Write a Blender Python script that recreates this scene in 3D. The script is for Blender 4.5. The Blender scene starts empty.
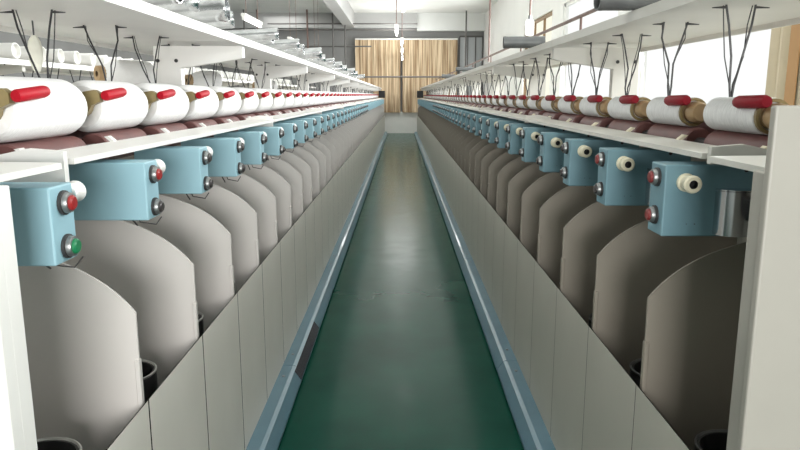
import bpy, bmesh, math, random
from mathutils import Vector, Matrix
random.seed(7)
scene = bpy.context.scene
COL = scene.collection
PI = math.pi

# ------------------------------------------------------------------ materials
def mat(name, col, rough=.5, metal=0., noise=0., nscale=8., bump=0., bscale=60., spec=.5, coat=0., stretch=None, emis=None):
    m = bpy.data.materials.new(name); m.use_nodes = True
    nt = m.node_tree; b = nt.nodes['Principled BSDF']
    b.inputs['Base Color'].default_value = (*col, 1)
    b.inputs['Roughness'].default_value = rough
    b.inputs['Metallic'].default_value = metal
    b.inputs['Specular IOR Level'].default_value = spec
    b.inputs['Coat Weight'].default_value = coat
    if emis:
        b.inputs['Emission Color'].default_value = (*emis[0], 1)
        b.inputs['Emission Strength'].default_value = emis[1]
    if noise or bump:
        tc = nt.nodes.new('ShaderNodeTexCoord'); mp = nt.nodes.new('ShaderNodeMapping')
        if stretch: mp.inputs['Scale'].default_value = stretch
        nt.links.new(tc.outputs['Object'], mp.inputs['Vector'])
    if noise:
        n = nt.nodes.new('ShaderNodeTexNoise'); n.inputs['Scale'].default_value = nscale
        n.inputs['Detail'].default_value = 5
        r = nt.nodes.new('ShaderNodeValToRGB')
        r.color_ramp.elements[0].position = .3; r.color_ramp.elements[1].position = .7
        r.color_ramp.elements[0].color = (*[c*(1-noise) for c in col], 1)
        r.color_ramp.elements[1].color = (*[min(1, c*(1+noise)) for c in col], 1)
        nt.links.new(mp.outputs[0], n.inputs['Vector']); nt.links.new(n.outputs['Fac'], r.inputs[0])
        nt.links.new(r.outputs[0], b.inputs['Base Color'])
    if bump:
        n2 = nt.nodes.new('ShaderNodeTexNoise'); n2.inputs['Scale'].default_value = bscale
        bp = nt.nodes.new('ShaderNodeBump'); bp.inputs['Strength'].default_value = bump; bp.inputs['Distance'].default_value = .01
        nt.links.new(mp.outputs[0], n2.inputs['Vector']); nt.links.new(n2.outputs['Fac'], bp.inputs['Height'])
        nt.links.new(bp.outputs[0], b.inputs['Normal'])
    return m

def emit(name, col, s):
    m = bpy.data.materials.new(name); m.use_nodes = True
    nt = m.node_tree; nt.nodes.clear()
    e = nt.nodes.new('ShaderNodeEmission'); o = nt.nodes.new('ShaderNodeOutputMaterial')
    e.inputs[0].default_value = (*col, 1); e.inputs[1].default_value = s
    nt.links.new(e.outputs[0], o.inputs[0]); return m

M = dict(
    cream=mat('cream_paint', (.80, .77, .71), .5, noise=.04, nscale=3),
    creamdim=mat('shaded_cream_paint', (.55, .53, .47), .5, noise=.04, nscale=3),  # cream darkened to put the right machine's shade into the colour
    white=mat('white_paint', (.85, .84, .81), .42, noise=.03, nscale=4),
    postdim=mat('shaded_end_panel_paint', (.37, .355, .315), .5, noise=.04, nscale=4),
    whitedim=mat('shaded_white_paint', (.66, .65, .60), .45, noise=.04, nscale=4),  # white paint with shade mixed into the colour
    divider=mat('lit_divider_sheet', (.66, .63, .60), .55, noise=.04, nscale=3),  # divider sheet lightened for the brightly lit left side
    dividerdim=mat('shaded_divider_sheet', (.29, .26, .215), .55, noise=.05, nscale=3),  # same sheet darkened for the shaded right side
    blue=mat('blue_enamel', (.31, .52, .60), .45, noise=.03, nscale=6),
    bluedim=mat('shaded_blue_enamel', (.165, .30, .355), .45, noise=.05, nscale=6),  # blue enamel darkened as its shaded copy
    rail=mat('rail_blue_paint', (.105, .20, .255), .35, noise=.1, nscale=5, coat=.2),
    railworn=mat('worn_dark_strip', (.035, .033, .045), .25, noise=.3, nscale=12),
    yarn=mat('white_yarn', (.88, .88, .87), .8, noise=.03, nscale=25, bump=.35, bscale=40, stretch=(1, 9, 1)),
    yarnr=mat('silver_white_yarn', (.80, .81, .81), .6, noise=.12, nscale=30, bump=.5, bscale=40, stretch=(1, 9, 1)),
    tan=mat('tan_plastic', (.40, .27, .14), .4, noise=.15, nscale=20),
    olive=mat('olive_brown_plastic', (.24, .185, .08), .4, noise=.2, nscale=20),
    red=mat('red_plastic', (.43, .004, .016), .5, spec=.25),
    reddim=mat('shaded_red_plastic', (.24, .004, .014), .5, spec=.25),  # red plastic darkened as its shaded copy
    maroon=mat('maroon_rubber', (.15, .06, .055), .45, noise=.15, nscale=10),
    dark=mat('dark_metal', (.03, .028, .028), .5),
    seam=mat('gap_shade_black', (.012, .011, .010), 1., spec=0.),
    collar=mat('button_collar_metal', (.30, .31, .31), .4, metal=.8),
    wire=mat('dark_wire', (.035, .035, .038), .45),
    pot=mat('pot_dark_grey', (.05, .05, .05), .35, metal=.3),
    potrim=mat('pot_rim_aluminium', (.5, .5, .48), .35, metal=.6),
    chrome=mat('chrome', (.62, .64, .66), .18, metal=1.),
    steel=mat('dull_steel', (.25, .26, .27), .3, metal=.9),
    silver=mat('silver_aluminium', (.62, .63, .64), .2, metal=1., noise=.25, nscale=14, bump=.15, bscale=30, stretch=(1, 6, 1)),
    greytube=mat('dark_grey_tube', (.13, .135, .135), .4, metal=.3, noise=.15, nscale=14),
    ivory=mat('ivory_plastic', (.82, .76, .58), .4),
    knobwhite=mat('white_plastic', (.9, .89, .86), .4),
    green=mat('green_button', (.012, .19, .075), .35),
    marbtn=mat('maroon_button', (.20, .03, .03), .35),
    greybtn=mat('grey_button', (.045, .04, .04), .3),
    redbtn=mat('red_button', (.30, .02, .02), .3),
    black=mat('black_plastic', (.012, .012, .012), .5),
    floor=None,
    wallg=mat("grey_wall", (.25, .25, .245), .8, noise=.06, nscale=1.2),
    wallw=mat('white_wall', (.88, .88, .86), .8, noise=.03, nscale=1.2),
    ceil=mat('ceiling_plaster', (.80, .81, .79), .85, noise=.05, nscale=.8),
    beamg=mat('beam_plaster', (.46, .46, .455), .85, noise=.05, nscale=.8),
    lowwall=mat('low_wall_paint', (.85, .85, .81), .6, noise=.04, nscale=2),
    tube=emit('fluorescent_glow', (1, 1, .98), 9.),
    glow=emit('lamp_glow', (1, 1, .97), 2.5),
    pane=emit('bright_daylight_pane', (.98, 1, .99), .86),
    pane2=emit('yellow_daylight_pane', (1, .97, .82), .85),
    frame=mat('window_frame_paint', (.85, .85, .82), .5),
    brownframe=mat('brown_wood_frame', (.30, .20, .11), .5),
    pipe=mat('rusty_pipe', (.16, .105, .09), .6, noise=.2, nscale=9),
    rod=mat('grey_rod', (.11, .105, .10), .5),
    drape=mat('beige_drape', (.62, .54, .40), .8, noise=.06, nscale=6),
    box=mat('white_card', (.8, .8, .82), .6),
)

def floor_mat():
    m = bpy.data.materials.new('green_floor_paint'); m.use_nodes = True
    nt = m.node_tree; b = nt.nodes['Principled BSDF']; b.inputs['Specular IOR Level'].default_value = .35; b.inputs['IOR'].default_value = 1.17
    tc = nt.nodes.new('ShaderNodeTexCoord')
    n = nt.nodes.new('ShaderNodeTexNoise'); n.inputs['Scale'].default_value = 2.2; n.inputs['Detail'].default_value = 8
    r = nt.nodes.new('ShaderNodeValToRGB')
    r.color_ramp.elements[0].position = .3; r.color_ramp.elements[0].color = (.0055, .050, .034, 1)
    r.color_ramp.elements[1].position = .75; r.color_ramp.elements[1].color = (.010, .076, .052, 1)
    nt.links.new(tc.outputs['Object'], n.inputs['Vector']); nt.links.new(n.outputs['Fac'], r.inputs[0])
    nt.links.new(r.outputs[0], b.inputs['Base Color'])
    n2 = nt.nodes.new('ShaderNodeTexNoise'); n2.inputs['Scale'].default_value = 5; n2.inputs['Detail'].default_value = 6
    mr = nt.nodes.new('ShaderNodeMapRange'); mr.inputs['To Min'].default_value = .12; mr.inputs['To Max'].default_value = .28
    nt.links.new(tc.outputs['Object'], n2.inputs['Vector']); nt.links.new(n2.outputs['Fac'], mr.inputs[0])
    nt.links.new(mr.outputs[0], b.inputs['Roughness'])
    bp = nt.nodes.new('ShaderNodeBump'); bp.inputs['Strength'].default_value = .06; bp.inputs['Distance'].default_value = .01
    nt.links.new(n2.outputs['Fac'], bp.inputs['Height']); nt.links.new(bp.outputs[0], b.inputs['Normal'])
    return m
M['floor'] = floor_mat()

def curtain_mat():
    m = bpy.data.materials.new('tan_striped_curtain'); m.use_nodes = True
    nt = m.node_tree; b = nt.nodes['Principled BSDF']; b.inputs['Roughness'].default_value = .85
    tc = nt.nodes.new('ShaderNodeTexCoord'); mp = nt.nodes.new('ShaderNodeMapping')
    mp.inputs['Scale'].default_value = (14, 1, .35)
    n = nt.nodes.new('ShaderNodeTexNoise'); n.inputs['Scale'].default_value = 1.6; n.inputs['Detail'].default_value = 4
    r = nt.nodes.new('ShaderNodeValToRGB')
    r.color_ramp.elements[0].position = .34; r.color_ramp.elements[0].color = (.22, .135, .065, 1)
    r.color_ramp.elements[1].position = .66; r.color_ramp.elements[1].color = (.66, .53, .36, 1)
    nt.links.new(tc.outputs['Object'], mp.inputs[0]); nt.links.new(mp.outputs[0], n.inputs['Vector'])
    nt.links.new(n.outputs['Fac'], r.inputs[0]); nt.links.new(r.outputs[0], b.inputs['Base Color'])
    nt.links.new(r.outputs[0], b.inputs['Emission Color']); b.inputs['Emission Strength'].default_value = .12  # faint glow added to brighten the cloth
    return m
M['curtain'] = curtain_mat()

# ------------------------------------------------------------------ mesh helpers
def box(bm, x0, x1, y0, y1, z0, z1, bev=0., seg=2):
    x0, x1 = min(x0, x1), max(x0, x1); y0, y1 = min(y0, y1), max(y0, y1); z0, z1 = min(z0, z1), max(z0, z1)
    r = bmesh.ops.create_cube(bm, size=1)
    for v in r['verts']:
        v.co = Vector(((x0+x1)/2+v.co.x*(x1-x0), (y0+y1)/2+v.co.y*(y1-y0), (z0+z1)/2+v.co.z*(z1-z0)))
    if bev:
        es = list({e for v in r['verts'] for e in v.link_edges})
        bmesh.ops.bevel(bm, geom=es, offset=bev, segments=seg, affect='EDGES', profile=.5)
    return bm

def prism(bm, pts, y0, y1, axis='Y'):
    def P(a, b, t):
        return Vector((a, t, b)) if axis == 'Y' else (Vector((t, a, b)) if axis == 'X' else Vector((a, b, t)))
    A = [bm.verts.new(P(a, b, y0)) for a, b in pts]; B = [bm.verts.new(P(a, b, y1)) for a, b in pts]
    n = len(pts)
    bm.faces.new(A); bm.faces.new(B[::-1])
    for i in range(n):
        bm.faces.new((A[i], B[i], B[(i+1) % n], A[(i+1) % n]))
    return bm

def ring_frame(d):
    d = d.normalized(); u = d.orthogonal().normalized(); return u, d.cross(u)

def tube(bm, pts, r, seg=8, cap=True):
    pts = [Vector(p) for p in pts]; rs = r if isinstance(r, (list, tuple)) else [r]*len(pts)
    rings = []; u = None
    for i, p in enumerate(pts):
        d = (pts[min(i+1, len(pts)-1)]-pts[max(i-1, 0)]).normalized()
        if u is None: u = d.orthogonal().normalized()
        else: u = (u-d*u.dot(d)).normalized()
        w = d.cross(u)
        rings.append([bm.verts.new(p+(u*math.cos(2*PI*k/seg)+w*math.sin(2*PI*k/seg))*rs[i]) for k in range(seg)])
    for a, b in zip(rings, rings[1:]):
        for k in range(seg):
            bm.faces.new((a[k], a[(k+1) % seg], b[(k+1) % seg], b[k]))
    if cap:
        bm.faces.new(rings[0][::-1]); bm.faces.new(rings[-1])
    return bm

def lathe(bm, prof, origin, axis, seg=24, a0=0., a1=2*PI):
    """prof: list of (distance along axis, radius)"""
    o = Vector(origin); d = Vector(axis).normalized(); u, w = ring_frame(d)
    full = abs(a1-a0-2*PI) < 1e-6
    n = seg if full else seg+1
    rings = []
    for t, r in prof:
        if r <= 1e-6: rings.append([bm.verts.new(o+d*t)])
        else: rings.append([bm.verts.new(o+d*t+(u*math.cos(a0+(a1-a0)*k/seg)+w*math.sin(a0+(a1-a0)*k/seg))*r) for k in range(n)])
    for a, b in zip(rings, rings[1:]):
        for k in range(seg):
            k2 = (k+1) % n
            if len(a) == 1 and len(b) == 1: continue
            if len(a) == 1: bm.faces.new((a[0], b[k2], b[k]))
            elif len(b) == 1: bm.faces.new((a[k], a[k2], b[0]))
            else: bm.faces.new((a[k], a[k2], b[k2], b[k]))
    return bm

def obj(name, bm, m, parent=None, loc=(0, 0, 0), smooth=False, rot=None):
    bmesh.ops.recalc_face_normals(bm, faces=bm.faces)
    me = bpy.data.meshes.new(name); bm.to_mesh(me); bm.free()
    me.materials.append(m)
    if smooth:
        for p in me.polygons: p.use_smooth = True
        try: me.set_sharp_from_angle(angle=math.radians(38))
        except Exception: pass
    o = bpy.data.objects.new(name, me); COL.objects.link(o)
    o.parent = parent; o.location = loc
    if rot: o.rotation_euler = rot
    return o

def NB(): return bmesh.new()
def tag(o, label=None, cat=None, group=None, kind=None):
    if label: o['label'] = label
    if cat: o['category'] = cat
    if group: o['group'] = group
    if kind: o['kind'] = kind
    return o
def empty(name, loc):
    o = bpy.data.objects.new(name, None); COL.objects.link(o); o.location = loc; o.empty_display_size = .1; return o
def dup(o, loc, parent=None, kids=True):
    c = o.copy(); COL.objects.link(c); c.location = loc; c.parent = parent
    if kids:
        for ch in list(o.children): 
            d = ch.copy(); COL.objects.link(d); d.parent = c; d.location = ch.location
    return c
def struct(name, bm, m, parent=None):
    o = obj(name, bm, m, parent)
    if parent is None: o['kind'] = 'structure'
    return o
ORD = ['first','second','third','fourth','fifth','sixth','seventh','eighth','ninth','tenth','eleventh','twelfth',
       'thirteenth','fourteenth','fifteenth','sixteenth','seventeenth','eighteenth','nineteenth','twentieth']

# ------------------------------------------------------------------ camera
H = 1.5; F = 680.; PITCH = math.atan(130/F)
cd = bpy.data.cameras.new('camera'); cam = bpy.data.objects.new('camera', cd); COL.objects.link(cam)
cd.sensor_width = 36; cd.lens = F/800*36; cd.clip_start = .05; cd.clip_end = 200
cam.location = (0, 0, H); cam.rotation_euler = (PI/2-PITCH, 0, math.radians(.08))
scene.camera = cam

# ------------------------------------------------------------------ room
YB = 27.6; YF = -4.0; XL = -7.5; XR = 3.25; ZC = 4.6
struct('floor', box(NB(), XL-.2, XR+.2, YF-.2, YB+.2, -.2, 0), M['floor'])
struct('ceiling', box(NB(), XL-.2, XR+.2, YF-.2, YB+.2, ZC, ZC+.2), M['ceil'])
struct('wall_left', box(NB(), XL-.2, XL, YF, YB, 0, ZC), M['wallg'])
struct('wall_back', box(NB(), XL-.2, XR+.2, YB, YB+.2, 0, ZC), M['wallg'])
struct('wall_front', box(NB(), XL-.2, XR+.2, YF-.2, YF, 0, ZC), M['wallw'])
# right wall with window openings
wins = [(5.95, 9.6), (10.6, 14.2), (15.2, 18.6)]
bm = NB()
box(bm, XR, XR+.2, YF, YB, 0, .9); box(bm, XR, XR+.2, YF, YB, 3.3, ZC)
edges = [YF]+[v for w in wins for v in w]+[YB]
for a, b in zip(edges[0::2], edges[1::2]): box(bm, XR, XR+.2, a, b, .9, 3.3)
struct('wall_right', bm, M['wallw'])
for i, (a, b) in enumerate(wins):
    w = struct('window_%d' % (i+1), box(NB(), XR+.10, XR+.12, a, b, .9, 3.3), M['pane2'] if i == 2 else M['pane'])
    bm = NB()
    box(bm, XR+.04, XR+.10, a, a+.07, .9, 3.3); box(bm, XR+.04, XR+.10, b-.07, b, .9, 3.3)
    box(bm, XR+.04, XR+.10, a, b, .9, .97); box(bm, XR+.04, XR+.10, a, b, 3.23, 3.3)
    for k in ((1, 2) if i == 2 else ()):
        c = a+(b-a)*k/3; box(bm, XR+.05, XR+.10, c-.03, c+.03, .97, 3.23)
    obj('window_frame', bm, M['brownframe'] if i == 2 else M['frame'], w)
    obj('window_sill', box(NB(), XR-.10, XR+.10, a-.08, b+.08, .87, .9), M['frame'], w)
# beams
struct('trim_1', box(NB(), -2.15, -1.78, YF, YB, 4.04, ZC), M['beamg'])
struct('trim_2', box(NB(), -1.78, .62, YB-.45, YB, 4.04, ZC), M['beamg'])
struct('trim_3', box(NB(), XL, -2.15, YB-.45, YB, 4.04, ZC), M['beamg'])
struct('trim_4', box(NB(), .62, XR, YB-.3, YB, 3.95, ZC), M['ceil'])
# pale low wall at the aisle's end
struct('wall_low', box(NB(), -.9, .9, YB-.22, YB, 0, .84), M['lowwall'])
# grey framed window beside the curtain
w = struct('window_4', box(NB(), 2.32, 3.2, YB-.03, YB-.01, 1.0, 3.75), mat('grey_glass', (.42, .44, .45), .4))
bm = NB()
for x in (2.30, 2.62, 2.93, 3.2): box(bm, x-.02, x+.02, YB-.07, YB-.03, 1.0, 3.75)
box(bm, 2.3, 3.2, YB-.07, YB-.03, 3.72, 3.78)
obj('window_frame', bm, M['rod'], w)

# curtains at the end of the hall
def curtain(x0, x1, label):
    bm = NB(); n = int((x1-x0)*46); zs = [.82, 1.5, 2.2, 2.9, 3.6]; grid = []
    for j, z in enumerate(zs):
        row = []
        for i in range(n+1):
            x = x0+(x1-x0)*i/n
            ph = random.Random(i//4).random()*.6
            row.append(bm.verts.new((x, YB-.32+.04*math.sin(x*26+ph)*(1-.08*j), z)))
        grid.append(row)
    for a, b in zip(grid, grid[1:]):
        for i in range(n): bm.faces.new((a[i], a[i+1], b[i+1], b[i]))
    o = obj('curtain', bm, M['curtain'], smooth=True)
    tag(o, label, 'curtain', 'tan curtains on the end wall')
    r = obj('curtain_rail', tube(NB(), [(x0, YB-.32, 3.63), (x1, YB-.32, 3.63)], .03), M['white'], o)
    return o
curtain(-1.78, -.02, 'left tan striped curtain at the far end of the aisle')
curtain(.06, 2.2, 'right tan striped curtain at the far end, beside the grey window')
# beige drape by the near right window
bm = NB(); g = []
for z in (.5, 1.5, 2.5, 3.5):
    g.append([bm.verts.new((XR-.12+.035*math.sin(i*1.15), 5.15+.8*i/28, z)) for i in range(29)])
for a, b in zip(g, g[1:]):
    for i in range(28): bm.faces.new((a[i], a[i+1], b[i+1], b[i]))
dr = obj('window_drape', bm, M['drape'], smooth=True)
tag(dr, 'beige drape hanging beside the bright window at the right edge', 'curtain')
obj('drape_rail', tube(NB(), [(XR-.12, 5.0, 3.52), (XR-.12, 6.1, 3.52)], .02), M['brownframe'], dr)
obj('drape_border', box(NB(), XR-.175, XR-.165, 5.42, 5.56, .5, 3.5), mat('brown_border', (.45, .26, .12), .8), dr)

# conduits and hanger rods near the end wall
def px(x, Y): return (x-401)*Y*.982/F
def pz(y, Y): return H+(95-y)*Y*.982/(F/.982)
YP = 26.2
hz = [(25, 270, 417, 'upper horizontal conduit under the far beam'), (31, 280, 415, 'lower horizontal conduit just above the curtains'),
      (47, 300, 372, 'short horizontal conduit crossing the left curtain top'), (77, 345, 458, 'dark cable strung across the middle of the curtains')]
for y, xa, xb, lab in hz:
    tag(obj('conduit_pipe', tube(NB(), [(px(xa, YP), YP, pz(y, YP)), (px(xb, YP), YP, pz(y, YP))], .026 if y < 70 else .03), M['rod']), lab, 'pipe')
vr = [(247, 60, 'hanger rod left of the pair at the grey wall'), (260, 60, 'hanger rod right of the pair at the grey wall'), (309, 62, 'tall brown hanger rod above the left machine'),
      (334, 70, 'thin hanger rod second from the left curtain'), (346, 79, 'thin hanger rod nearest the left curtain')]
for i, (x, y, lab) in enumerate(vr):
    yy = YP-.055
    tag(obj('hanger_rod', tube(NB(), [(px(x, yy), yy, ZC), (px(x, yy), yy, pz(y, yy))], .03 if i != 2 else .035), M['pipe'] if i in (1, 2) else M['rod']), lab, 'rod', 'hanger rods on the left')
for x, yy, zb, lab in [(488, 15., 2.2, 'red-brown hanger rod in front of the white right wall'), (465, 26.5, 2.4, 'grey rod beside the far grey window')]:
    tag(obj('hanger_rod', tube(NB(), [(px(x, yy), yy, ZC), (px(x, yy), yy, zb)], .02 if yy < 20 else .03), M['pipe'] if yy < 20 else M['rod']), lab, 'rod')
# brown pipe running above the right shelf, on brackets to the wall of the machine shelf
pp = obj('long_pipe', tube(NB(), [(1.3, 2.2, 2.06), (1.3, 26.0, 2.06)], .014), M['pipe'])
tag(pp, 'thin rust-brown pipe running the length above the right shelf', 'pipe')
for k in range(10):
    obj('pipe_stand', tube(NB(), [(1.3, 2.6+k*2.5, 1.76), (1.3, 2.6+k*2.5, 2.06)], .01), M['pipe'], pp)

# fluorescent lamps over the aisles
def lamp(x, y, label, group, L=1.25, z=2.6):
    t = empty('tube_lamp', (x, y, z)); tag(t, label, 'lamp', group)
    bm = NB(); box(bm, -.035, .035, 0, L, .03, .075, .008); obj('lamp_housing', bm, M['white'], t)
    obj('fluorescent_tube', tube(NB(), [(0, .03, 0), (0, L-.03, 0)], .018, 10), M['tube'], t)
    bm = NB()
    for yy in (.02, L-.02): box(bm, -.02, .02, yy-.015, yy+.015, -.022, .03)
    obj('lamp_socket', bm, M['white'], t)
    for yy in (.2, L-.2): obj('suspension_rod', tube(NB(), [(0, yy, .07), (0, yy, ZC-z)], .006, 6), M['pipe'], t)
    return t
for i, (x, y) in enumerate([(.03, 8.2), (-.08, 11.9), (.02, 14.6), (.03, 17.6), (.04, 21.0)]):
    lamp(x, y, '%s lit fluorescent tube lamp over the centre aisle' % ['nearest', 'second nearest', 'third nearest', 'fourth nearest', 'farthest'][i], 'tube lamps over the centre aisle')
for i, y in enumerate([6.6, 10.3, 14.4, 18.5]):
    lamp(-2.3, y, '%s fluorescent tube lamp over the aisle behind the left machine' % ['nearest', 'second nearest', 'third nearest', 'farthest'][i], 'tube lamps behind the left machine')
hl = empty('hanging_lamp', (2.3, 12.6, 2.55)); tag(hl, 'bright white lamp hanging on a rod above the right shelf, before the yellowish window', 'lamp')
bm = NB(); lathe(bm, [(0, 0), (0, .06), (.02, .075), (.24, .075), (.27, .05), (.27, 0)], (0, 0, 0), (0, 0, 1), 20); obj('lamp_shade', bm, M['glow'], hl, smooth=True)
bm = NB(); lathe(bm, [(.27, 0), (.27, .035), (.34, .03), (.34, 0)], (0, 0, 0), (0, 0, 1), 14); obj('lamp_cap', bm, M['steel'], hl)
obj('suspension_rod', tube(NB(), [(0, 0, .33), (0, 0, ZC-2.55)], .018, 8), M['pipe'], hl)

# ------------------------------------------------------------------ twisting machines
PITCHY = .47; NS = 55; SEC = PITCHY*5; NSEC = 11

def machine(s):
    L = s < 0
    ys = 1.07 if L else 1.14                       # start of the sections
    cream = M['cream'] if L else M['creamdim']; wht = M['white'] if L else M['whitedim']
    div = M['divider'] if L else M['dividerdim']; blu = M['blue'] if L else M['bluedim']  # right machine takes copies with shade in the colour
    ytop = ys+NSEC*SEC
    root = empty('twisting_machine', (0, 0, 0))
    tag(root, ('long yarn twisting machine on the left side of the green aisle, brightly lit' if L else
               'long yarn twisting machine on the right side of the green aisle, in shade'), 'machine', 'twisting machines beside the aisle')
    X = lambda v: s*v
    # end panel
    bm = NB()
    if L:
        box(bm, X(.62), X(1.68), ys-.07, ys-.035, 0, 1.36, .004)
        box(bm, X(.62), X(.645), ys-.04, ys, 0, 1.36, .003)
    else:
        box(bm, X(.62), X(1.68), ys-.0, ys+.02, 0, 1.483, .004)
        box(bm, X(.622), X(.66), ys+.015, ys+.06, 0, 1.37, .003)
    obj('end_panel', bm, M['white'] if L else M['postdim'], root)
    # inner frame: central panel, trough floor, back panel
    bm = NB(); box(bm, X(1.10), X(1.16), ys, ytop, .05, 1.33)
    obj('centre_panel', bm, cream, root)
    bm = NB(); box(bm, X(.66), X(1.10), ys, ytop, .36, .38)
    obj('trough_floor', bm, M['seam'], root)  # painted black to deepen the shade inside the trough
    bm = NB(); box(bm, X(1.60), X(1.64), ys, ytop, .05, 1.15); box(bm, X(1.16), X(1.62), ys, ytop, 1.15, 1.17)
    obj('back_panel', bm, cream, root)
    # end of the machine: dark head at the far end
    bm = NB(); box(bm, X(.66), X(1.2), ytop-.04, ytop+.1, 0, 1.36, .004)
    obj('far_end_panel', bm, cream, root)
    bm = NB(); box(bm, X(.62), X(.86), ytop-.3, ytop, 1.39, 1.66, .01)
    obj('end_gearbox', bm, M['black'], root)
    # sections: rail, ledge, shelf
    prof = [(.632, .02), (.632, .085), (.575, .085), (.556, .080), (.524, .034), (.522, .022), (.535, .022), (.562, .066), (.60, .07), (.60, .02)]
    kr = obj('kick_rail', prism(NB(), [(X(a), b) for a, b in prof], .001, SEC-.004), M['rail'], root, (0, ys, 0))
    for yy in (.15, 2.2):
        bm = NB(); lathe(bm, [(0, 0), (0, .009), (.004, .007), (.006, 0)], (X(.60), yy, .087), (0, 0, 1), 10)
        obj('rail_bolt', bm, M['steel'], kr)
    lp = [(.70, 1.354), (.70, 1.367), (.845, 1.367), (.85, 1.364), (.85, 1.345), (.843, 1.345), (.843, 1.357), (.71, 1.354)]
    first = .38 if L else .44; nend = .22 if L else .27
    lg = obj('front_ledge', prism(NB(), [(X(a), b) for a, b in lp], .005, SEC-.012), wht, root, (0, ys+first, 0))
    ln = obj('front_ledge', prism(NB(), [(X(a), b) for a, b in [(.645, 1.362), (.645, 1.374), (.85, 1.376), (.85, 1.362)]], -.07 if L else 0, nend), wht, root, (0, ys+(.0 if L else .021), 0))
    br = obj('ledge_bracket', prism(NB(), [(X(a), b) for a, b in [(.705, 1.27 if L else 1.345), (.705, 1.384), (.78, 1.39), (.85, 1.375), (.85, 1.27 if L else 1.345)]], -.03, -.012), wht, root, (0, ys+first, 0))
    xb = 1.5 if L else 1.34
    sp = [(.75, 1.735), (.75, 1.768), (.757, 1.768), (xb-.01, 1.768), (xb, 1.768), (xb, 1.735), (xb-.01, 1.735), (xb-.01, 1.755), (.76, 1.755), (.76, 1.735)]
    sh = obj('creel_shelf', prism(NB(), [(X(a), b) for a, b in sp], .0, SEC-.006), wht, root, (0, ys, 0))
    bm = NB()
    ap = [(.775, 1.735), (.775, 1.68), (.80, 1.672), (1.08, 1.63), (1.08, 1.33), (1.21, 1.33), (1.21, 1.735)]
    prism(bm, [(X(a), b) for a, b in ap], 0, .05)
    po = obj('creel_post', bm, wht, root, (0, ys-(.0), 0))
    for xx in (1.10, 1.19):
        bm = NB(); lathe(bm, [(-.004, 0), (-.004, .009), (0, .009), (.002, 0)], (X(xx), -.001, 1.665), (0, 1, 0), 12)
        obj('bolt', bm, M['dark'], po)
    dup(po, (0, ys+SEC+(0 if L else .06), 0), root)
    po.location.y = ys+.02 if L else ys+.07
    for k in range(2, NSEC+1): dup(po, (0, ys+k*SEC-.03, 0), root)
    for k in range(1, NSEC):
        dup(kr, (0, ys+k*SEC, 0), root); dup(sh, (0, ys+k*SEC, 0), root)
        dup(br, (0, ys+first+k*SEC, 0), root)
        if k < NSEC-1: dup(lg, (0, ys+first+k*SEC, 0), root)
    bm = prism(NB(), [(X(a), b) for a, b in lp], .005, SEC-first); obj('front_ledge', bm, wht, root, (0, ys+first+(NSEC-1)*SEC, 0))
    if L:
        bm = NB(); prism(bm, [(X(a), b) for a, b in [(.556, .079), (.524, .033), (.5215, .035), (.5545, .0825)]], 3.35, 4.15)
        tag(obj('rail_cover_strip', bm, M['railworn'], root), 'dark worn strip on the blue rail')
    obj('rail_shadow_strip', box(NB(), X(.56), X(.60), ys, ytop, 0, .06), M['dark'], root)  # dark strip added as the shadow gap under the rail
    # front panels, dividers
    ztop = .752 if L else .738
    ydiv = 1.585 if L else 1.71
    g = .0045 if L else .0025
    obj('panel_backing', box(NB(), X(.6306), X(.634), ys+.03, ytop-.03, .035, ztop-.001), M['seam'], root)  # black sheet added so seams and trough side read as shade
    bm = NB(); box(bm, X(.63), X(.6304), g, PITCHY-g, .03, ztop)
    fp = obj('front_panel', bm, cream, root, (0, ydiv, 0))
    if L: f0 = dup(fp, (0, ydiv-PITCHY, 0), root)
    else: f0 = dup(fp, (0, ydiv-PITCHY, 0), root)
    for k in range(1, 54): dup(fp, (0, ydiv+k*PITCHY, 0), root)
    arc = [(.645, .38), (.645, .975)]
    c0 = (.645, .98); c1 = (.70, 1.055); c2 = (.79, 1.11); c3 = (.92, 1.135)
    for i in range(13):
        t = i/12
        p = [(1-t)**3*c0[j]+3*t*(1-t)**2*c1[j]+3*t*t*(1-t)*c2[j]+t**3*c3[j] for j in (0, 1)]
        arc.append(tuple(p))
    arc += [(1.10, 1.145), (1.10, .38)]
    bm = NB(); prism(bm, [(X(a), b) for a, b in arc], -.003, .003)
    box(bm, X(.643), X(.655), -.009, .009, ztop-.02, .86, .002, 1)
    dv = obj('divider_plate', bm, div, root, (0, ydiv, 0))
    for k in range(1, 54): dup(dv, (0, ydiv+k*PITCHY, 0), root)
    # spindle pots
    zp = .725 if L else .68
    bm = NB(); lathe(bm, [(0, 0), (0, .05), (.02, .075), (.10, .09), (.32, .09), (.32, .080), (.15, .075), (.15, 0)], (0, 0, zp-.32), (0, 0, 1), 24)
    pot = obj('spindle_pot', bm, M['pot'], root, (X(.79), ydiv-PITCHY/2, 0), smooth=True)
    bm = NB(); lathe(bm, [(.318, .0902), (.320, .0915), (.324, .0915), (.325, .088), (.32, .0855)], (0, 0, zp-.32), (0, 0, 1), 24)
    obj('pot_rim', bm, M['potrim'] if L else M['steel'], pot, smooth=True)
    bm = NB(); lathe(bm, [(0, .03), (.13, .012), (.16, .012), (.165, 0)], (0, 0, zp-.17), (0, 0, 1), 12)
    obj('spindle_tip', bm, M['steel'], pot, smooth=True)
    for k in range(1, 54): dup(pot, (X(.79), ydiv+PITCHY*(k-.5), 0), root, kids=k < 20)
    # blue tension boxes
    y0 = 1.225 if L else 1.64
    bm = NB(); box(bm, X(.64), X(.85 if L else .90), 0, .088 if L else .095, 1.187 if L else 1.158, 1.334, .0035, 2)
    bx = obj('tension_box', bm, blu, root, (0, y0, 0))
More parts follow.
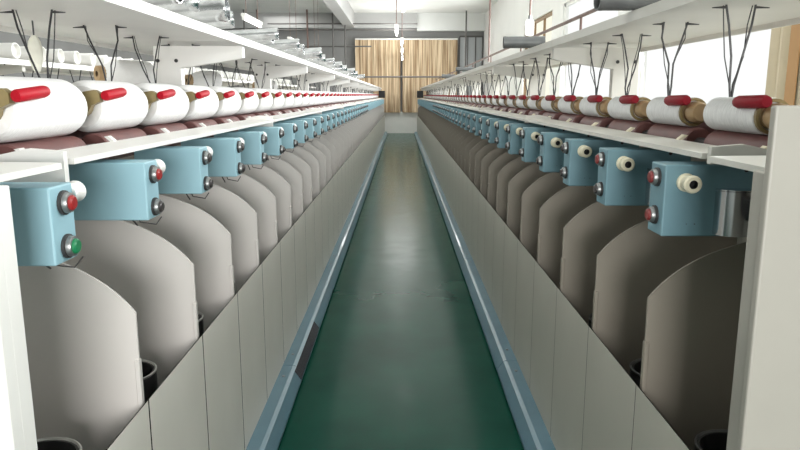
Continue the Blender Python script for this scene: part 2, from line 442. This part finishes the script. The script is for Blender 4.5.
    def buttons(bx, caps):
        for zb, mm in zip((1.300, 1.216 if L else 1.205), caps):
            bm = NB(); lathe(bm, [(-.004, 0), (-.004, .0235), (.006, .0235), (.007, .018)], (X(.64), .046, zb), (-s, 0, 0), 18)
            obj('button_ring', bm, M['dark'], bx, smooth=True)
            bm = NB(); lathe(bm, [(.005, .020), (.013, .020), (.016, .0185), (.0165, .012)], (X(.64), .046, zb), (-s, 0, 0), 18)
            b = obj('button_collar', bm, M['collar'], bx, smooth=True)
            bm = NB(); lathe(bm, [(.015, .0150), (.020, .0145), (.023, .011), (.0235, 0)], (X(.64), .046, zb), (-s, 0, 0), 16)
            obj('push_button', bm, mm, bx, smooth=True)
    kp = [(0, 0), (0, .0225), (.010, .0225), (.013, .0185), (.034, .0185), (.038, .0215), (.046, .0215), (.050, .018), (.050, .0105), (.03, .010), (.03, 0)]
    if L:
        bm = NB(); lathe(bm, kp, (X(.655), .086, 1.310), (0, 1, 0), 20); obj('yarn_knob', bm, M['knobwhite'], bx, smooth=True)
    else:
        bm = NB(); lathe(bm, kp, (X(.69), .002, 1.292), (0, -1, 0), 20); obj('yarn_knob', bm, M['ivory'], bx, smooth=True)
        bm = NB(); lathe(bm, [(.031, 0), (.031, .0098), (.049, .0104)], (X(.69), .002, 1.292), (0, -1, 0), 16); obj('knob_hole', bm, M['black'], bx)
        # curved chrome guard on the near face
        bm = NB()
        pts = [(.765+.05+.05*math.cos(PI*t/10), -.045*math.sin(PI*t/10)) for t in range(11)]
        inner = [(.815+.046*math.cos(PI*t/10), -.041*math.sin(PI*t/10)) for t in range(10, -1, -1)]
        prism(bm, [(X(a), b) for a, b in pts+inner], 1.165, 1.275, 'Z')
        prism(bm, [(X(a), b) for a, b in pts], 1.272, 1.277, 'Z')
        obj('chrome_guard', bm, M['chrome'], bx, smooth=True)
        bm = NB(); lathe(bm, [(0, 0), (0, .006), (.003, .005), (.004, 0)], (X(.835), .001, 1.322), (0, -1, 0), 10); obj('screw', bm, M['dark'], bx)
    # thin dark yarn hook under the box
    bm = NB(); yh = .1 if L else .03
    tube(bm, [(X(.70), yh-.03, 1.19), (X(.70), yh, 1.165), (X(.665), yh+.02, 1.155), (X(.66), yh+.05, 1.17)], .0018, 6)
    tube(bm, [(X(.72), yh-.03, 1.19), (X(.72), yh+.03, 1.15)], .0022, 6)
    obj('yarn_hook', bm, M['dark'], bx)
    by = dup(bx, (0, y0+PITCHY, 0), root)
    bz = dup(bx, (0, y0+2*PITCHY, 0), root)
    if L:
        buttons(bx, (M['redbtn'], M['green'])); buttons(by, (M['redbtn'], M['greybtn'])); buttons(bz, (M['greybtn'], M['greybtn']))
    else:
        buttons(bx, (M['marbtn'], M['marbtn'])); buttons(by, (M['marbtn'], M['greybtn'])); buttons(bz, (M['greybtn'], M['greybtn']))
    for k in range(3, 54): dup(bz, (0, y0+k*PITCHY, 0), root, kids=k < 26)
    # bracket strip carrying the boxes
    bm = NB(); box(bm, X(.85), X(.90), ys+.08, ytop, 1.20, 1.25); obj('box_rail', bm, M['dark'] if not L else M['steel'], root)
    # friction drums and their shaft
    tube_sh = obj('drum_shaft', tube(NB(), [(X(.935), ys+.05, 1.34 if L else 1.354), (X(.935), ytop, 1.34 if L else 1.354)], .016, 10), M['dark'], root, smooth=True)
    bm = NB(); lathe(bm, [(-.17, 0), (-.17, .042), (-.165, .046), (.165, .046), (.17, .042), (.17, 0)], (0, 0, 0), (0, 1, 0), 20)
    dm = obj('friction_drum', bm, M['maroon'], root, (X(.935), ys+PITCHY*.5, 1.34 if L else 1.354), smooth=True)
    for k in range(1, NS): dup(dm, (X(.935), ys+PITCHY*(k+.5), 1.34 if L else 1.354), root)
    # small pale yarn hooks on the ledge between drums
    bm = NB(); prism(bm, [(X(a), b) for a, b in [(.835, 1.366), (.838, 1.371), (.853, 1.383), (.864, 1.381), (.858, 1.376), (.846, 1.366)]], -.011, .011)
    hk = obj('traverse_guide', bm, M['white'] if L else M['ivory'], root, (0, ys+PITCHY*.98, 0))
    for k in range(1, NS): dup(hk, (0, ys+PITCHY*(k+.98), 0), root)
    # cradle arms with red handles at the near end of each bobbin
    zc = 1.466 if L else 1.447; rb = .078 if L else .047; Lh = .18 if L else .145; yo = 0 if L else .03
    if L:
        pl = [(.885, 1.48), (.885, 1.505), (.90, 1.515), (.93, 1.51), (.97, 1.49), (.985, 1.465), (.975, 1.44), (.95, 1.43), (.925, 1.445), (.91, 1.47)]
        bm = NB(); prism(bm, [(X(a), b) for a, b in pl], -Lh-.036, -Lh-.012)
        lathe(bm, [(0, 0), (0, .03), (.014, .03), (.014, 0)], (X(.95), -Lh-.012, zc), (0, 1, 0), 16)
        cr = obj('cradle_arm', bm, M['olive'], root, (0, ys+PITCHY*1.5, 0))
        bm = NB(); tube(bm, [(X(.870), -Lh-.035, 1.4975), (X(.869), -Lh-.03, 1.498), (X(.867), -Lh+.080, 1.508), (X(.867), -Lh+.093, 1.509), (X(.867), -Lh+.101, 1.5095)], [.013, .015, .015, .013, .006], 12)
        obj('red_handle', bm, M['red'], cr, smooth=True)
        tube(bm2 := NB(), [(X(.98), -Lh-.03, 1.46), (X(1.06), -Lh-.03, 1.40), (X(1.13), -Lh-.03, 1.33)], .008, 8)
        obj('cradle_pivot', bm2, M['steel'], cr)
    else:
        bm = NB(); lathe(bm, [(0, 0), (0, .026), (.01, .031), (.035, .034), (.05, .031), (.062, .026), (.062, 0)], (X(.93), -Lh-.066, zc), (0, 1, 0), 18)
        cr = obj('cradle_arm', bm, M['tan'], root, (0, ys+PITCHY*1.5+yo, 0), smooth=True)
        bm = NB(); tube(bm, [(X(.887), -Lh-.055, 1.484), (X(.886), -Lh-.045, 1.484), (X(.880), -Lh+.065, 1.482), (X(.880), -Lh+.08, 1.482), (X(.880), -Lh+.09, 1.482)], [.014, .017, .017, .014, .006], 12)
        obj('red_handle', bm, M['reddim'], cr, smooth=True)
        bm2 = NB(); tube(bm2, [(X(.95), -Lh-.03, 1.445), (X(1.06), -Lh-.03, 1.40), (X(1.13), -Lh-.03, 1.33)], .008, 8)
        obj('cradle_pivot', bm2, M['steel'], cr)
    for k in range(2, NS): dup(cr, (0, ys+PITCHY*(k+.5)+yo, 0), root)
    # dark yarn guide wires hanging from the shelf
    if L: xa, xb2, xc, yw = 1.06, 1.18, 1.10, 2.15
    else: xa, xb2, xc, yw = .935, 1.02, .972, 2.04
    def wires(seed):
        R = random.Random(seed); bm = NB()
        j = lambda a: R.uniform(-a, a)
        for xs in (xa, xb2):
            dx = xc-xs
            for q, off in ((.0032, 0), (.0018, .018)):
                m1 = (X(xs+dx*.12+j(.012)), off*.9, 1.70); m2 = (X(xs+dx*.5+j(.016)), off*.6+j(.01), 1.61); m3 = (X(xs+dx*.88+j(.006)), off*.2, 1.53)
                tube(bm, [(X(xs), off, 1.756), m1, m2, m3, (X(xc), 0, 1.47), (X(xc), 0, 1.38)], q, 6)
            sg = 1 if xs == max(xa, xb2) else -1
            tube(bm, [(X(xs), 0, 1.748), (X(xs+sg*.04), 0, 1.7465)], [.004, .0015], 6)
        return bm
    protos = [obj('guide_wire', wires(q), M['wire'], root, (0, yw+q*PITCHY, 0)) for q in range(4)]
    for k in range(4, 53): dup(protos[k % 4], (0, yw+k*PITCHY, 0), root)
    # bar carrying the lower ends of the guide wires and the posts
    bm = NB(); box(bm, X(1.04), X(1.24), ys+.05, ytop, 1.33, 1.38, .004); obj('creel_beam', bm, wht, root)
    if L: obj('rear_rail', box(NB(), X(1.30), X(1.52), ys+.05, ytop, 1.17, 1.53, .004), wht, root)
    obj('rear_shade_panel', box(NB(), X(1.025), X(1.035), ys+.05, ytop, 1.30, 1.43 if L else 1.462), M['maroon'], root)  # dark panel added as the shaded beam face, hiding window brightness
    return root, ys, zc, rb, Lh

def bobbins(s, ys, zc, rb, Lh):
    L = s < 0; x = s*(.956 if L else .93)
    bm = NB(); sh = .022 if L else .004; yo = 0 if L else .03
    prof = [(-Lh, .03), (-Lh, rb*.78), (-Lh+sh*.5, rb*.93), (-Lh+sh*1.4, rb)]
    prof += [(-Lh+sh*1.4+(2*Lh-2.8*sh)*i/6, rb*(1+.012*math.sin(PI*i/6))) for i in range(1, 6)]
    prof += [(Lh-sh*1.4, rb), (Lh-sh*.5, rb*.93), (Lh, rb*.78), (Lh, .03)]
    lathe(bm, prof, (0, 0, 0), (0, 1, 0), 32)
    b0 = obj('yarn_bobbin', bm, M['yarn'] if L else M['yarnr'], None, (x, ys+PITCHY*1.5+yo, zc), smooth=True)
    bm = NB(); lathe(bm, [(-Lh-.008, .012), (-Lh-.008, .032), (-Lh+.02, .032)], (0, 0, 0), (0, 1, 0), 18)
    lathe(bm, [(Lh-.02, .032), (Lh+.008, .032), (Lh+.008, .012)], (0, 0, 0), (0, 1, 0), 18)
    tag(obj('core_tube', bm, M['tan'] if not L else M['olive'], b0, smooth=True), 'brown core tube end')
    if not L:
        bm = NB(); lathe(bm, [(-Lh-.012, .036), (-Lh-.012, rb-.002), (-Lh-.001, rb-.002), (-Lh-.001, .036)], (0, 0, 0), (0, 1, 0), 24)
        tag(obj('end_flange', bm, M['olive'], b0, smooth=True), 'olive end flange')
    for k in range(1, NS):
        b = b0 if k == 1 else dup(b0, (x, ys+PITCHY*(k+.5)+yo, zc), None)
        side = 'left' if L else 'right'; kind = 'fat white yarn bobbin' if L else 'slim silvery white yarn bobbin'
        if k == 1: lab = '%s nearest the camera on the %s machine' % (kind, side)
        elif k <= 16: lab = '%s, %s from the camera on the %s machine' % (kind, ORD[k-1], side)
        else: lab = 'tiny %s in the far stretch of the %s machine' % (kind, side)
        tag(b, lab, 'bobbin', 'yarn bobbins on the %s machine' % side)

for s in (-1, 1):
    r_, ys, zc, rb, Lh = machine(s)
    bobbins(s, ys, zc, rb, Lh)

# ------------------------------------------------------------------ next machine behind on the left
def back_machine():
    root = empty('twisting_machine', (0, 0, 0))
    tag(root, 'pale twisting machine in the background, glimpsed behind the left machine', 'machine')
    x0, x1, xc = -3.05, -4.1, -3.55
    obj('machine_body', box(NB(), -2.98, -4.1, 2, 25, 0, 1.3, .01), M['cream'], root)
    bm = NB(); prism(bm, [(-3.05, 1.735), (-3.05, 1.78), (-4.05, 1.78), (-4.05, 1.735), (-4.04, 1.735), (-4.04, 1.76), (-3.06, 1.76), (-3.06, 1.735)], 2, 25)
    obj('creel_shelf', bm, M['white'], root)
    p0 = None
    for k in range(9):
        y = 3.2+k*2.5
        if p0 is None:
            p0 = obj('creel_post', prism(NB(), [(-3.1, 1.74), (-3.1, 1.69), (-3.45, 1.64), (-3.45, 1.3), (-3.58, 1.3), (-3.58, 1.74)], 0, .05), M['whitedim'], root, (0, y, 0))
        else: dup(p0, (0, y, 0), root)
    w0 = None
    for k in range(40):
        y = 3.6+k*.47
        if w0 is None:
            bm = NB(); tube(bm, [(-3.38, 0, 1.76), (-3.42, 0, 1.6), (-3.44, 0, 1.3)], .005, 5); tube(bm, [(-3.5, 0, 1.76), (-3.46, 0, 1.6), (-3.44, 0, 1.3)], .005, 5)
            w0 = obj('guide_wire', bm, M['wire'], root, (0, y, 0))
        else: dup(w0, (0, y, 0), root)
back_machine()

# ------------------------------------------------------------------ tubes lying on the shelves
def can(r, Ln, m, name='aluminium_tube'):
    bm = NB(); lathe(bm, [(.03, 0), (.03, r*.86), (0, r*.9), (0, r), (.012, r*1.03), (.02, r), (Ln*.5, r), (Ln-.02, r), (Ln-.01, r*1.03), (Ln, r), (Ln, r*.5), (Ln, 0)], (0, 0, 0), (1, 0, 0), 24)
    return obj(name, bm, m, smooth=True)
TOP = 1.768
# left: open end points to the aisle (+X), body runs back over the shelf
lt = [(2.05, .036, .30, .70, .10), (2.30, .040, .30, .72, -.10), (2.52, .035, .30, .72, .2), (2.86, .050, .32, .70, .05), (3.12, .036, .3, .74, .15), (3.75, .030, .40, .655, .06), (4.0, .030, .36, .73, -.1), (4.45, .030, .36, .645, .05),
      (5.05, .034, .34, .70, -.04), (5.48, .037, .36, .62, .05), (5.72, .036, .36, .655, .05), (6.3, .034, .3, .68, .1), (6.9, .034, .3, .66, -.06), (7.6, .034, .3, .64, .05), (8.5, .034, .3, .66, .1), (9.4, .034, .3, .62, 0), (10.6, .034, .3, .66, .1), (12.2, .034, .3, .64, -.1)]
for i, (y, r, ln, xe, a) in enumerate(lt):
    o = can(r, ln, M['silver']); o.location = (-xe, y, TOP+r*1.03+.022); o.rotation_euler = (0, .022/ln*1.0*1.0, PI+a)
    w = ('%s shiny silver tube from the camera lying on the left shelf' % ORD[i]) if i else 'nearest shiny silver tube lying on the left shelf, at the top of the picture'
    if i == 3: w = 'largest shiny silver tube overhanging the left shelf edge, fourth from the camera'
    tag(o, w, 'tube', 'silver tubes on the left shelf')
rt = [(2.30, .036, .26, .635, .05, 'nearest dark grey tube overhanging the right shelf, cut by the top of the picture'), (4.12, .034, .24, .60, -.06, 'dark grey tube overhanging the middle of the right shelf beside the hanging lamp'),
      (8.0, .022, .20, .63, .05, 'farther small dark grey tube sticking out over the right shelf'), (11.3, .03, .22, .66, -.05, 'farthest small grey tube sticking out over the right shelf')]
for y, r, ln, xe, a, lab in rt:
    o = can(r, ln, M['greytube'], 'grey_tube'); o.location = (xe, y, TOP+r*1.03); o.rotation_euler = (0, 0, a)
    tag(o, lab, 'tube', 'grey tubes on the right shelf')
# background shelf: white tubes lying crosswise
c0 = None
R = random.Random(3)
for k in range(46):
    y = 4.2+k*.33+R.uniform(-.05, .05)
    if c0 is None: c0 = can(.06, .5, M['white'], 'white_tube'); o = c0
    else: o = dup(c0, (0, 0, 0))
    o.location = (-3.02, y, 1.78+.062); o.rotation_euler = (0, 0, PI+R.uniform(-.1, .1))
    tag(o, 'white tube lying in the row on the background shelf, seen behind the left machine', 'tube', 'white tubes on the background shelf')

# yarn cones and small things on the left creel beam
def cross(y, r, ln, x, lab, rz=0.):
    bm = NB(); lathe(bm, [(0, .03), (0, r*.6), (.03, r*.8), (.09, r), (ln-.05, r), (ln-.015, r*.9), (ln, r*.7), (ln, .03)], (0, 0, 0), (1, 0, 0), 28)
    o = obj('yarn_cone', bm, M['yarn'], None, (x, y, 1.532+r), smooth=True); o.rotation_euler = (0, 0, rz); tag(o, lab, 'yarn cone', 'yarn cones behind the left bobbins')
    bm = NB(); lathe(bm, [(-.03, .015), (-.03, .04), (.01, .045)], (0, 0, 0), (1, 0, 0), 16); obj('core_tube', bm, M['tan'], o, smooth=True)
cross(3.5, .072, .26, -1.50, 'nearest large white yarn cone lying crosswise behind the third left bobbin', .8)
cross(4.95, .07, .22, -1.5, 'second white yarn cone lying crosswise, just right of the left post', .7)
cross(7.2, .06, .22, -1.5, 'farther white yarn cone lying crosswise behind the left bobbins, beyond the second left post', .6)
# cream cloth hanging and white box near the left edge
bm = NB(); lathe(bm, [(0, 0), (.01, .012), (.04, .022), (.08, .024), (.11, .02), (.13, .008), (.13, 0)], (0, 0, 0), (0, 0, 1), 16)
cb = obj('cream_bundle', bm, mat('cream_cloth', (.92, .91, .8), .8, noise=.1, nscale=20), None, (-1.285, 2.46, 1.575), smooth=True)
tag(cb, 'small cream cloth bundle hanging under the left shelf', 'cloth')
obj('hanging_string', tube(NB(), [(0, 0, .125), (0, 0, .182)], .003, 5), M['wire'], cb)

# ------------------------------------------------------------------ light
def area(name, loc, rot, sx, sy, p, col=(1, 1, 1)):
    l = bpy.data.lights.new(name, 'AREA'); l.shape = 'RECTANGLE'; l.size = sx; l.size_y = sy; l.energy = p; l.color = col
    o = bpy.data.objects.new(name, l); COL.objects.link(o); o.location = loc; o.rotation_euler = rot; return o
area('far_fill_light', (0, 25.0, 4.3), (0, 0, 0), 1.2, 2.0, 60)  # unseen fill added to brighten the low wall at the far end
# daylight from windows behind and to the right of the camera, lamps along the hall, plus added wall fill
area('window_light_behind', (.25, -2.3, 1.45), (math.radians(88), 0, math.radians(6)), 1.2, .8, 125, (1, .99, .97))
for i, y in enumerate((2.5, 7.8, 12.4, 17., 22.)):
    area('window_light_right', (XR-.05, y, 2.6), (0, math.radians(80), 0), 1.3, 3.6, 190, (.98, 1, 1))
for i, y in enumerate((2, 8., 14., 20., 25.5)):
    area('lamp_uplight', (-.3, y, 3.0), (PI, 0, 0), .3, 2.4, 36, (1, 1, .97))
    area('aisle_lamp_light', (-2.3, y, 2.55), (0, 0, 0), .2, 2.4, 28, (1, 1, .97))
    area('wall_fill_light', (-4.5, y, 4.5), (0, 0, 0), 1.4, 3.0, 40, (1, 1, .97))  # unseen fill added to brighten the side walls

w = bpy.data.worlds.new('world'); scene.world = w; w.use_nodes = True
w.node_tree.nodes['Background'].inputs[0].default_value = (.9, .95, 1, 1)
w.node_tree.nodes['Background'].inputs[1].default_value = .6
scene.view_settings.view_transform = 'Standard'
scene.view_settings.look = 'None'
scene.view_settings.exposure = 0.27
